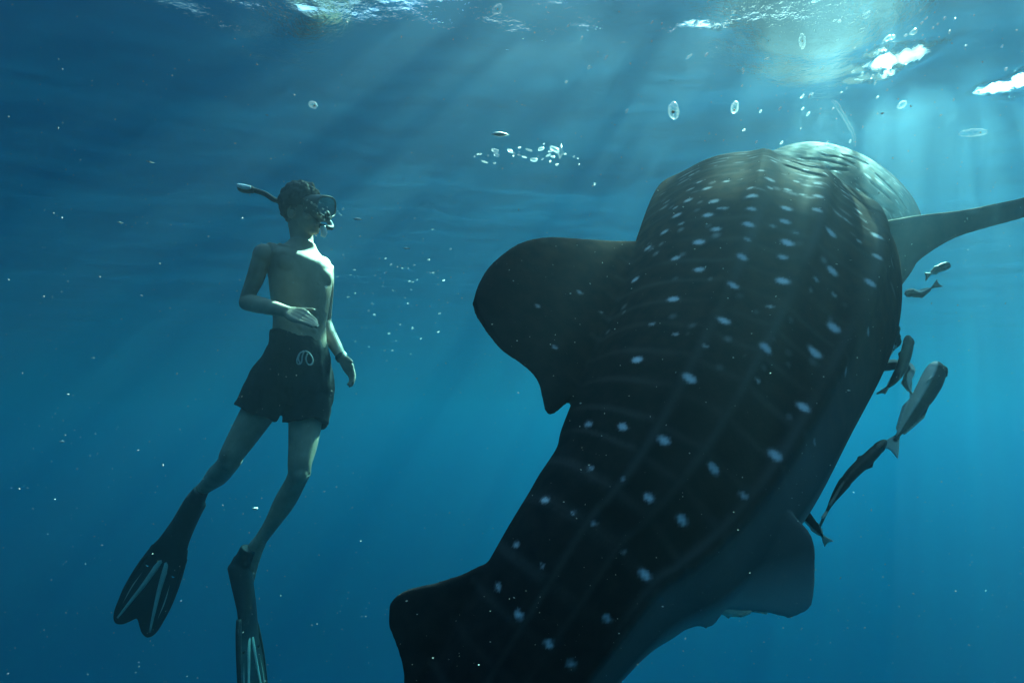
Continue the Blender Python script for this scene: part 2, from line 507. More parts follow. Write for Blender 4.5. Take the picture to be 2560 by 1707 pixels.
gill = np.zeros(len(V))
for g in GILLS:
    for x, y in catmull(g, 40):
        h = cast(x, y)
        if h is None: continue
        dd = np.linalg.norm(V - np.array(h), axis=1)
        gill = np.maximum(gill, np.exp(-(dd / .0085) ** 2))
NN = normals(me)
V2 = V - NN * (gill * .011)[:, None]
me.vertices.foreach_set('co', V2.astype(np.float32).ravel()); me.update()
# body coordinates of every skin point
near = np.empty(len(V), int)
for s in range(0, len(V), 20000):
    dd = ((V[s:s + 20000, None, :] - SC[None]) ** 2).sum(2); near[s:s + 20000] = dd.argmin(1)
rel = V - SC[near]
ax = (rel * ST_T[near]).sum(1); arc = SARC[near] + ax
pd, pl = (rel * SD[near]).sum(1), (rel * SL[near]).sum(1)
phi = np.degrees(np.arctan2(pl, pd))
rad = np.hypot(pd, pl) / SA[near]
belly = np.clip((np.abs(phi) - 115) / 9, 0, 1) * .30 * np.clip((SARC[st_index(8.6)] - arc) / .5, 0, 1) + np.clip((np.abs(phi) - 152) / 16, 0, 1) * .70 * np.clip((SARC[st_index(8.6)] - arc) / .5, 0, 1)  # pale belly; its flank band also carries painted light from the water
SPOTS = []
for ox, oy, sc_, lst in [
    (1700, 350, 2.413, "205,370,.8 165,453,.9 118,615,1 118,780,.9 240,412,.4 207,538,.5 435,337,.9 432,415,.7 425,290,.5 412,508,1 408,600,.5 378,707,1.1 322,877,1 265,1090,1.1 57,1437,1.5 545,240,.7 545,290,.5 642,413,.9 632,492,.9 648,620,1.2 620,708,.8 622,850,1.4 545,1005,.5 523,1255,1.5 838,340,.7 832,262,.6 830,422,.8 912,562,1.1 920,790,1.2 820,840,.5 930,935,.4 925,1130,1.5 810,1280,1.6 1075,430,.6 985,310,.4 1190,580,1 1195,705,.8 1150,860,1 1135,1155,.7 1000,1395,.7 470,1450,.4 150,1245,.35 565,128,.4 490,185,.4 160,293,.6 50,365,.6 70,210,.4 700,250,.4 760,180,.4 880,205,.4 650,300,.5 1000,480,.4 1080,610,.35 740,330,.35 560,520,.35 700,560,.3"),
    (1150, 350, 2.24, "1340,235,.5 1490,232,.5 1380,272,.6 1275,338,.7 1422,345,.7 1215,421,.8 1388,421,.9 1205,380,.4 1480,383,.5 1240,468,.4 1145,515,.8 1435,500,.8 1340,572,1.1 1052,605,.7 1208,662,.8 1340,725,.9 980,782,.9 1195,890,1.1 1530,813,1 1478,1012,1.2 670,852,.4 435,930,.35 530,1160,.5 790,965,.25 1075,1030,.4 1210,1088,.45 990,1230,1.2 1285,1335,1.4 1375,1155,.35"),
    (940, 1000, 2.217, "1178,133,.8 1367,148,1 1595,222,1.2 1870,375,1.4 1190,377,.5 1370,440,.35 937,552,1 1090,625,.4 1510,537,1 1695,662,1.3 1210,685,.35 778,800,.6 920,915,.3 1488,963,1.2 677,1033,.7 792,1190,.9 1280,1207,.7 958,1350,.9 1080,1462,.8 1370,845,.25"),
    (1500, 1050, 2.387, "1045,210,1.5 1280,130,.5 855,450,.6 1213,-76,1.5")]:
    for t in lst.split():
        x, y, w = map(float, t.split(',')); SPOTS.append((ox + x / sc_, oy + y / sc_, w))
spot = np.zeros(len(V))
seen = []
for x, y, w in SPOTS:
    h = cast(x, y)
    if h is None: continue
    h = np.array(h); k = int(np.linalg.norm(SC - h, axis=1).argmin()); seen.append((k, h))
    dv = V - h; sel = np.where((dv ** 2).sum(1) < .03)[0]
    dist = np.linalg.norm(h)
    size = (5.0 + 6.0 * min(w, 1.6)) / F * dist * (.85 if w < .55 else 1.0)
    t = ST_T[k]; la = dv[sel] @ t; lc = np.sqrt(np.maximum((dv[sel] ** 2).sum(1) - la ** 2, 0))
    wob = 1 + .22 * np.array([noise.noise(Vector(p_) * 45.0) for p_ in V[sel]])
    q = np.sqrt((la / (size * .78)) ** 2 + (lc / (size * 1.25)) ** 2) * wob
    spot[sel] = np.maximum(spot[sel], (1 / (1 + np.exp((q - .90) * 8.5))) * min(1, .28 + .62 * w))
# fine dots between the rows, as on every whale shark
rs = random.Random(5)
for i in range(170):
    k = rs.randrange(st_index(7), NS - 12); ph = math.radians(rs.uniform(8, 118)); sg = -1 if Vector(SL[k]).dot(Vector(SC[k])) > 0 else 1
    h = SC[k] + SD[k] * SA[k] * math.cos(ph) + SL[k] * sg * SA[k] * R[k, 6] * math.sin(ph)
    se = np.where(np.abs(near - k) < 5)[0]; dd = np.linalg.norm(V[se] - h, axis=1); r_ = rs.uniform(.004, .009); spot[se] = np.maximum(spot[se], np.clip(1.5 - dd / r_ * .9, 0, 1) * rs.uniform(.08, .28))
# smaller, denser dots and dashes towards the head
for i in range(420):
    k = rs.randrange(st_index(9), NS - 6); ph = math.radians(rs.uniform(4, 128)); sg = -1 if Vector(SL[k]).dot(Vector(SC[k])) > 0 else 1
    h = SC[k] + SD[k] * SA[k] * math.cos(ph) + SL[k] * sg * SA[k] * R[k, 6] * math.sin(ph)
    se = np.where(np.abs(near - k) < 5)[0]; dv_ = V[se] - h; la = np.abs(dv_ @ ST_T[k]); lc = np.sqrt(np.maximum((dv_ ** 2).sum(1) - la ** 2, 0)); r_ = rs.uniform(.004, .010)
    spot[se] = np.maximum(spot[se], np.clip(1.5 - np.hypot(la / (r_ * .7), lc / (r_ * rs.uniform(1.2, 2.8))), 0, 1) * rs.uniform(.10, .5))
# the far flank carries the same kind of rows
rg = np.random.default_rng(3)
for a in np.arange(.4, SARC[-1] - .3, .17):
    k = int(np.searchsorted(SARC, a))
    for ph in list(range(-130, -5, 21)):
        q = math.radians(ph + rg.normal() * 3); h = SC[k] + SD[k] * SA[k] * math.cos(q) + SL[k] * SA[k] * R[k, 6] * math.sin(q)
        se = np.where(np.abs(near - k) < 6)[0]; dd = np.linalg.norm(V[se] - h, axis=1); spot[se] = np.maximum(spot[se], np.clip(1.6 - dd / .016, 0, 1) * .9)
nzv = np.array([noise.noise(Vector(p) * 5.0) for p in V[::1]])
per = .085
bar = np.exp(-((((arc + .012 * nzv) / per) % 1 - .5) / .10) ** 2) * np.clip((150 - np.abs(phi)) / 20, 0, 1)
bar *= np.clip(.55 + nzv, 0, 1) * (rad < 1.12) * .13
for c, w in ((60, 2.2), (84, 2.2), (113, 2.2)):
    bar = np.maximum(bar, np.exp(-((np.abs(phi) - c) / w) ** 2) * (rad < 1.15) * .22 * np.clip(.6 + nzv, 0, 1))
sunlit_fore = np.clip((arc - SARC[st_index(6.5)]) / (SARC[st_index(9)] - SARC[st_index(6.5)]), 0, 1)  # blend from painted tail shade to painted head sunlight
for n_, a_ in (("sunlit_fore", sunlit_fore), ("spot", spot), ("belly", belly), ("bar", bar), ("gill", gill * .8)): point_attr(me, n_, a_)
body.parent = shark; body.matrix_parent_inverse = Matrix.Translation(-Vector(SC[st_index(8)]))


# ---------------------------------------------------------------- the snorkeller
def simple_mat(name, colr, rough=.6, spec=.3, nscale=30, nvar=.15, bump=.0, bscale=200):
    m, N, L = new_mat(name)
    p = N.new("ShaderNodeBsdfPrincipled"); o = N.new("ShaderNodeOutputMaterial"); t = N.new("ShaderNodeTexCoord")
    z = N.new("ShaderNodeTexNoise"); z.inputs['Scale'].default_value = nscale; z.inputs['Detail'].default_value = 4
    r = N.new("ShaderNodeValToRGB")
    r.color_ramp.elements[0].position = .3; r.color_ramp.elements[1].position = .7
    r.color_ramp.elements[0].color = (*[c * (1 - nvar) for c in colr], 1); r.color_ramp.elements[1].color = (*[c * (1 + nvar) for c in colr], 1)
    L.new(t.outputs['Object'], z.inputs['Vector']); L.new(z.outputs[0], r.inputs[0]); L.new(r.outputs[0], p.inputs['Base Color'])
    p.inputs['Roughness'].default_value = rough; p.inputs['Specular IOR Level'].default_value = spec
    if bump:
        b = N.new("ShaderNodeBump"); b.inputs['Strength'].default_value = .5; b.inputs['Distance'].default_value = bump
        z2 = N.new("ShaderNodeTexNoise"); z2.inputs['Scale'].default_value = bscale; L.new(t.outputs['Object'], z2.inputs['Vector'])
        L.new(z2.outputs[0], b.inputs['Height']); L.new(b.outputs[0], p.inputs['Normal'])
    L.new(p.outputs[0], o.inputs[0]); return m


skin = simple_mat("skin", (.34, .235, .18), .55, .2, 14, .2, .001, 260)
hair_m = simple_mat("dark_hair", (.012, .010, .009), .6, .3, 90, .3, .003, 160)
cloth = simple_mat("dark_swim_cloth", (.014, .016, .022), .85, .1, 30, .25, .004, 60)
rubber = simple_mat("black_rubber", (.012, .013, .015), .45, .4, 30, .2)
rib_m = simple_mat("pale_fin_rubber", (.30, .37, .35), .4, .4, 20, .12)
cord_m = simple_mat("pale_cord", (.42, .44, .46), .8, .1, 100, .15)
white_m = simple_mat("white_plastic", (.80, .82, .84), .4, .4, 20, .05)
DD = 3.3                                    # the snorkeller's distance
UPc, RTc, TOc = Vector((0, -SP, CP)), Vector((1, 0, 0)), -Vector((0, CP, SP))
UPW = (UPc + TOc * .08).normalized()


def dv(x, y, z): return RTc * x + UPc * y + TOc * z       # right, up, towards the lens


Fw = dv(.64, .10, .76).normalized()          # where the chest faces
Rt = Fw.cross(dv(.10, 1, 0)).normalized()   # his right hand side
Fw2 = dv(.93, -.10, .36).normalized()        # where the face looks
person = bpy.data.objects.new("person", None); col.objects.link(person)
person.location = Q(690, 830, DD)
tag(person, "slim snorkeller in dark swim shorts, mask and long fins hanging upright in the water", "person")


def adopt(o, parent):
    o.parent = parent
    par_loc = parent.matrix_basis.translation if parent.parent is None else Vector((0, 0, 0))
    o.matrix_parent_inverse = Matrix.Translation(-par_loc) if parent.parent is None else Matrix.Identity(4)
    return o


def torso_ring(px, py, hb, hd, d=DD, n=36, sq=2.35, fo=0.0, tilt=0.0, inset=0.0):
    c = Q(px, py, d) + Fw * fo; r = (Rt + dv(0, tilt, 0)).normalized(); ring = []
    for a in np.linspace(0, 2 * math.pi, n, endpoint=False):
        ca, sa = math.cos(a), math.sin(a)
        x = math.copysign(abs(ca) ** (2 / sq), ca) * (hb + inset); y = math.copysign(abs(sa) ** (2 / sq), sa) * (hd + inset)
        if sa < 0: y *= .92
        ring.append(c + r * x + Fw * y)
    return ring


man = Geo()
TR = [(690, 925, .120, .085, 0), (690, 880, .152, .104, 0), (689, 830, .150, .100, 0), (688, 785, .136, .090, .005), (687, 745, .130, .084, .008),
      (687, 705, .140, .092, .010), (688, 665, .152, .099, .008), (690, 630, .158, .098, .004), (692, 603, .156, .094, .0), (693, 585, .132, .074, -.008), (695, 570, .085, .060, -.012), (697, 555, .058, .056, -.01)]
trr = catmull(TR, 40)
man.add(*ring_loft([torso_ring(a, b, c, e, fo=f_, tilt=.16) for a, b, c, e, f_ in trr]))
RtT = (Rt + dv(0, .16, 0)).normalized()
# chest, shoulder blades, ribs, collar bones
for s in (1, -1):
    man.ball(Q(690, 628, DD) + RtT * (s * .062) + Fw * .062, .078, .036, .062, (RtT, Fw, UPc))
    man.ball(Q(690, 640, DD) + RtT * (s * .08) - Fw * .062, .060, .035, .08, (RtT, Fw, UPc))
    man.tube([Q(695, 582, DD) + Fw * .045, Q(693, 584, DD) + RtT * (s * .09) + Fw * .045, Q(692, 580, DD) + RtT * (s * .125) + Fw * .020], [.010, .008, .005])
    for k in range(4):
        z = 655 + 17 * k
        man.tube([Q(690, z - 4, DD) + RtT * (s * .045) + Fw * (.101 - .003 * k), Q(689, z + 4, DD) + RtT * (s * .105) + Fw * (.074 - .003 * k), Q(689, z - 6, DD) + RtT * (s * .142) + Fw * .01],
                 [.005, .0075, .005], n=8)
man.ball(Q(688, 760, DD) + Fw * .070, .06, .024, .06, (RtT, Fw, UPc))
for s in (1, -1):
    for k in range(3):
        man.ball(Q(688, 715 + 22 * k, DD) + RtT * (s * .030) + Fw * (.088 - .003 * k), .024, .013, .019, (RtT, Fw, UPc), 10)
# neck and head
hc = Q(697, 482, DD)
Hr = Fw2.cross(UPW).normalized(); Hu = Hr.cross(Fw2).normalized()
man.tube([Q(694, 585, DD) - Fw * .02, Q(696, 555, DD) - Fw * .012, hc - Hu * .06 - Fw2 * .02], [.062, .054, .056], n=20)


def hp(x, y, z): return hc + Fw2 * x + Hr * y + Hu * z     # forward, his right, up


man.ball(hp(-.012, 0, .020), .098, .076, .098, (Fw2, Hr, Hu), 20)
man.ball(hp(.030, 0, -.050), .062, .056, .072, (Fw2, Hr, Hu), 16)
man.ball(hp(.066, 0, -.098), .026, .026, .020, (Fw2, Hr, Hu), 12)
man.tube([hp(.088, 0, .02), hp(.104, 0, -.01), hp(.112, 0, -.030)], [.010, .013, .016], n=12)
man.ball(hp(.088, 0, -.066), .016, .026, .008, (Fw2, Hr, Hu), 10)
man.ball(hp(.086, 0, -.080), .014, .022, .008, (Fw2, Hr, Hu), 10)
for s in (1, -1):
    man.ball(hp(.074, s * .034, .030), .018, .022, .010, (Fw2, Hr, Hu), 10)
    man.ball(hp(-.012, s * .078, -.018), .020, .010, .032, (Fw2, Hr, Hu), 10)
    man.ball(hp(.060, s * .044, -.025), .024, .020, .020, (Fw2, Hr, Hu), 10)
# his right arm folded across the belly
sh_r = Q(603, 583, DD - .10); el_r = Q(567, 690, DD - .12); wr_r = Q(664, 717, DD - .30)
man.ball(sh_r + dv(.004, -.008, 0), .050, .050, .056, n=14)
man.tube([Q(650, 590, DD - .03), sh_r + dv(.02, .012, 0)], [.055, .046], n=16)
man.tube([sh_r, Q(588, 635, DD - .115), Q(574, 668, DD - .12), el_r], [.043, .041, .035, .034], n=16)
man.tube([el_r + dv(-.008, -.008, 0), Q(590, 699, DD - .17), Q(625, 707, DD - .24), wr_r], [.037, .040, .034, .025], n=16)


def hand(geo, wrist, direc, palm_n, fingers, thumb, length=.185):
    """palm, four jointed fingers and a thumb; fingers: list of (spread, curl)"""
    d = direc.normalized(); n = (palm_n - d * palm_n.dot(d)).normalized(); s = d.cross(n).normalized()
    pl = length * .50
    for k in range(4):                         # palm as four metacarpal strands grown together
        off = (k - 1.5) * .0195
        geo.tube([wrist + s * off * .55, wrist + d * pl * .55 + s * off * .95, wrist + d * pl + s * off], [.0165, .0155, .0125], n=10)
    for k, (spread, curl) in enumerate(fingers):
        off = (k - 1.5) * .0195; base = wrist + d * pl * .97 + s * off
        segs = [(.046, .027, .021), (.050, .031, .023), (.047, .029, .022), (.036, .022, .019)][k]
        dirv = (d + s * spread).normalized(); pts = [base - dirv * .012, base]; rad = [.0105, .0100]; p = base
        for q, ln in enumerate(segs):
            rot = Matrix.Rotation(curl, 3, s); dirv = (rot @ dirv).normalized(); p = p + dirv * ln; pts.append(p); rad.append([.0088, .0080, .0064][q])
        geo.tube(pts, rad, n=10)
    base = wrist + d * .022 + s * (thumb * .026); p = base; dirv = (d * .75 + s * thumb * .65 + n * .15).normalized()
    pts = [base - dirv * .02, base]; rad = [.013, .0135]
    for q, ln in enumerate((.036, .026, .020)):
        p = p + dirv * ln; pts.append(p); rad.append([.0115, .0098, .0075][q]); dirv = (dirv + d * .25).normalized()
    geo.tube(pts, rad, n=10)


hand(man, wr_r, Q(728, 741, DD - .40) - wr_r, dv(.1, -.75, -.6), [(.10, .08), (.03, .12), (-.04, .15), (-.12, .19)], 1)
# his left arm, upper part hidden behind the body
sh_l = Q(746, 612, DD + .07); el_l = Q(744, 738, DD + .17); wr_l = Q(786, 822, DD + .03)
man.ball(sh_l + dv(-.014, 0, 0), .046, .048, .052, n=14)
man.tube([Q(722, 610, DD + .03), sh_l], [.055, .044], n=16)
man.tube([sh_l, Q(748, 660, DD + .12), el_l], [.044, .040, .036], n=16)
man.tube([el_l, Q(756, 768, DD + .13), Q(772, 797, DD + .08), wr_l], [.036, .037, .031, .024], n=16)
hand(man, wr_l, Q(817, 868, DD - .02) - wr_l, dv(-.75, -.2, .6), [(.08, .28), (.03, .30), (-.04, .34), (-.10, .38)], -1, .175)
# legs
hp_r, kn_r, an_r = Q(636, 880, DD - .05), Q(527, 1055, DD - .12), Q(459, 1128, DD + .16)
man.tube([hp_r, Q(604, 930, DD - .06), Q(563, 995, DD - .10), Q(536, 1038, DD - .13), kn_r], [.088, .083, .068, .056, .052], n=20)
man.tube([kn_r + dv(.012, .01, 0), Q(517, 1073, DD - .06), Q(499, 1092, DD + .02), Q(478, 1112, DD + .10), an_r], [.052, .050, .052, .038, .032], n=20)
man.ball(kn_r + dv(.012, -.012, .022), .036, .036, .042)
hp_l, kn_l, an_l = Q(706, 885, DD + .04), Q(688, 1085, DD - .10), Q(598, 1240, DD - .05)
man.tube([hp_l, Q(703, 950, DD), Q(696, 1020, DD - .06), Q(689, 1062, DD - .10), kn_l], [.088, .083, .068, .056, .052], n=20)
man.tube([kn_l + dv(.004, .01, 0), Q(678, 1108, DD - .08), Q(654, 1152, DD - .05), Q(622, 1205, DD - .05), an_l], [.052, .048, .050, .035, .030], n=20)
man.ball(kn_l + dv(.010, 0, .026), .036, .034, .045)
# feet inside the fin pockets
ft_r = Q(400, 1215, DD + .10); ft_l = Q(566, 1345, DD - .02)
man.tube([an_r, Q(440, 1155, DD + .15), ft_r], [.034, .040, .030], n=14)
man.tube([an_l, Q(578, 1278, DD - .04), ft_l], [.032, .042, .030], n=14)
mbody = man.union("body", skin, None, voxel=.0043, smooth=6)
adopt(mbody, person)

# nipples and navel as small dark marks of the skin would be lost at this distance; hair is a cap of its own
hair = Geo()
hair.ball(hp(-.020, 0, .030), .101, .081, .100, (Fw2, Hr, Hu), 44)
hb_ = hair.bm()
for v in list(hb_.verts):
    r = v.co - hc; x, y, z = r.dot(Fw2), r.dot(Hr), r.dot(Hu)
    if z < (.055 if x > .05 else (-.02 + 1.2 * max(0, x)) if x > -.02 else -.075): hb_.verts.remove(v)
hme = bpy.data.meshes.new("hair")
for v in hb_.verts: v.co += (v.co - hc).normalized() * (.009 * noise.noise(v.co * 45) + .006 * noise.noise(v.co * 120) + .003)
hb_.to_mesh(hme); hb_.free(); hme.materials.append(hair_m)
hme.polygons.foreach_set('use_smooth', [True] * len(hme.polygons))
ho = bpy.data.objects.new("hair", hme); col.objects.link(ho)
md = ho.modifiers.new("thick", 'SOLIDIFY'); md.thickness = .012; md.offset = 0
adopt(ho, person)

# swim shorts: waist, seat and two wide legs in one cloth
sh = Geo()
SR = [(686, 775, .142, .096), (688, 800, .150, .106), (689, 840, .162, .118), (689, 880, .170, .124), (688, 912, .166, .118), (684, 935, .15, .10)]
sh.add(*ring_loft([torso_ring(a, b, c, e, tilt=.20) for a, b, c, e in catmull(SR, 18)]))


def leg_cloth(geo, pts, rads, hem, ax=None):
    rr = catmull([list(p) + [r] for p, r in zip(pts, rads)], 18); C = rr[:, :3]; T = np.gradient(C, axis=0); rings = []
    for i, (c, t, r) in enumerate(zip(C, T, rr[:, 3])):
        t = Vector(t).normalized(); u = (Rt - t * Rt.dot(t)).normalized(); w = t.cross(u); f = i / 17; ring = []
        for a in np.linspace(0, 2 * math.pi, 40, endpoint=False):
            k = 1 + f * hem * (math.sin(3 * a + 1) * .5 + math.sin(5 * a + 2.2) * .3 + math.sin(9 * a) * .12)
            ring.append(Vector(c) + u * (r * k * math.cos(a)) + w * (r * .92 * k * math.sin(a)) + t * (f * f * .012 * math.sin(2 * a + 2) + f * f * .005 * math.sin(5 * a)))
        rings.append(ring)
    geo.add(*ring_loft(rings))


leg_cloth(sh, [Q(664, 795, DD - .02), Q(643, 850, DD - .04), Q(614, 902, DD - .06), Q(588, 946, DD - .07)], [.090, .112, .114, .106], .02)
leg_cloth(sh, [Q(704, 800, DD + .03), Q(706, 860, DD + .03), Q(707, 920, DD + .01), Q(702, 970, DD - .02)], [.10, .116, .118, .108], .02)
shorts = sh.union("shorts", cloth, None, voxel=.005, smooth=3)
for v in shorts.data.vertices:      # folds running down the cloth
    r = v.co - Q(690, 830, DD); q = Vector((r.dot(Rt) * 26, r.dot(Fw) * 26, r.dot(UPc) * 7)); q2 = Vector((r.x * 14, r.y * 14, r.z * 20))
    v.co += v.normal * (.008 * noise.noise(q) + .005 * noise.noise(q2))
adopt(shorts, person)
front = Vector(Q(698, 800, DD)) + Fw * .112
cord = Geo()
tsh = BVHTree.FromPolygons([tuple(v.co) for v in shorts.data.vertices], [tuple(p.vertices) for p in shorts.data.polygons])


def on_tree(tr, px, py, lift):
    o = Vector((0, 0, 0)); dirv = P(px * K, py * K, 1).normalized(); h = tr.ray_cast(o, dirv)
    return (h[0] + h[1] * lift) if h[0] is not None else P(px * K, py * K, DD)


for loop in ([(698, 806), (688, 812), (681, 828), (684, 836), (692, 833), (694, 818), (698, 807)], [(700, 806), (710, 812), (717, 826), (714, 837), (706, 836), (702, 824), (705, 812)],
             [(690, 836), (685, 824), (688, 812)]):
    cord.tube([on_tree(tsh, x, y, .004) for x, y in loop], [.0036] * len(loop), n=8)
co = cord.obj("drawstring", cord_m); adopt(co, shorts)

# diving mask
mk = bpy.data.objects.new("diving_mask", None); col.objects.link(mk); adopt(mk, person)


def mask_ring(x, ry, rz, zc=.018, n=40):
    ring = []
    for a in np.linspace(0, 2 * math.pi, n, endpoint=False):
        ca, sa = math.cos(a), math.sin(a)
        z = math.copysign(abs(sa) ** .75, sa) * rz; y = math.copysign(abs(ca) ** .75, ca) * ry
        if z < 0: z *= 1 - .32 * (1 - abs(y) / ry) ** 2 * -1 if abs(y) < ry * .3 else 1
        ring.append(hp(x - abs(y) ** 2 * 2.2, y, zc + z))
    return ring


fr_g = Geo()
outer = [mask_ring(.062, .070, .054), mask_ring(.100, .074, .056), mask_ring(.140, .078, .054), mask_ring(.148, .076, .051), mask_ring(.148, .068, .044), mask_ring(.140, .066, .042), mask_ring(.085, .060, .040)]
fr_g.add(*ring_loft(outer, cap=False))
fro = fr_g.obj("frame", rubber); adopt(fro, mk)
gm, N, L = new_mat("mask_glass")
g1 = N.new("ShaderNodeBsdfGlossy"); g1.inputs['Roughness'].default_value = .12; tr_ = N.new("ShaderNodeBsdfTransparent"); tr_.inputs[0].default_value = (.55, .6, .62, 1)
mxg = N.new("ShaderNodeMixShader"); mxg.inputs[0].default_value = .22; ou = N.new("ShaderNodeOutputMaterial")
L.new(tr_.outputs[0], mxg.inputs[1]); L.new(g1.outputs[0], mxg.inputs[2]); L.new(mxg.outputs[0], ou.inputs[0])
lens = Geo(); lens.add(*ring_loft([mask_ring(.1425, .067, .043), mask_ring(.1445, .067, .043)])); lo = lens.obj("lens", gm, smooth=False); adopt(lo, mk)
nb = Geo(); nb.tube([hp(.110, 0, .005), hp(.132, 0, -.016), hp(.130, 0, -.034), hp(.105, 0, -.040)], [.010, .020, .020, .014], n=14); nbo = nb.obj("nose_pocket", rubber); adopt(nbo, mk)
st = Geo(); sp_ = []
for a in np.linspace(-2.45, 2.45, 40):
    x = math.cos(a); y = math.sin(a)
    sp_.append(hp(-.018 - .106 * math.cos(a * .98) * -1 * -1 if False else -.012 + .094 * -math.cos(a), .089 * math.sin(a), .030))
rings = []
for i, p in enumerate(sp_):
    nrm = (p - hp(-.012, 0, .03)).normalized()
    rings.append([p + Hu * .013 + nrm * .001, p + Hu * .013 + nrm * .005, p - Hu * .013 + nrm * .005, p - Hu * .013 + nrm * .001])
st.add(*ring_loft(rings)); so = st.obj("strap", rubber, smooth=False); adopt(so, mk)
# snorkel: mouthpiece in the mouth, tube passing his far cheek and out behind the head
sn = bpy.data.objects.new("snorkel", None); col.objects.link(sn); adopt(sn, person)
sg = Geo()
sg.tube([hp(.100, 0, -.072), hp(.130, -.012, -.078), hp(.128, -.052, -.075), hp(.085, -.088, -.045), hp(.01, -.105, .012), hp(-.075, -.085, .056),
         Q(640, 462, DD + .02), Q(610, 446, DD), Q(590, 439, DD - .01), Q(574, 434, DD - .02)], [.012, .012, .0125, .0125, .0125, .0125, .0125, .0125, .0125, .0125], n=14, samples=70)
sto = sg.obj("tube", rubber); adopt(sto, sn)
tp = Geo(); tp.tube([Q(584, 438, DD - .015), Q(572, 435, DD - .02), Q(557, 433, DD - .03), Q(548, 431, DD - .03)], [.0145, .021, .020, .013], n=14); tpo = tp.obj("top_valve", rubber); adopt(tpo, sn)
wb = Geo(); wb.tube([Q(576, 431, DD - .045), Q(562, 429.5, DD - .05), Q(545, 426, DD - .05)], [.0075, .0115, .009], n=12); wbo = wb.obj("tip_band", white_m); adopt(wbo, sn)
pu = Geo(); pu.tube([hp(.120, .004, -.074), hp(.128, .004, -.105), hp(.122, .004, -.124)], [.014, .015, .011], n=12); puo = pu.obj("purge_valve", white_m); adopt(puo, sn)
# wrist band
wbn = Geo(); wd = (Q(817, 868, DD - .02) - wr_l).normalized(); a0 = wr_l - wd * .006; ring = []
u_ = wd.orthogonal().normalized(); w_ = wd.cross(u_)
for sft, rr_ in ((-.009, .0275), (-.009, .0305), (.009, .0305), (.009, .0275)):
    ring.append([a0 + wd * sft + (u_ * math.cos(q) + w_ * math.sin(q)) * rr_ for q in np.linspace(0, 2 * math.pi, 24, endpoint=False)])
wbn.add(*ring_loft(ring + [ring[0]], cap=False)); wo_ = wbn.obj("wristband", rubber, smooth=False); adopt(wo_, person)


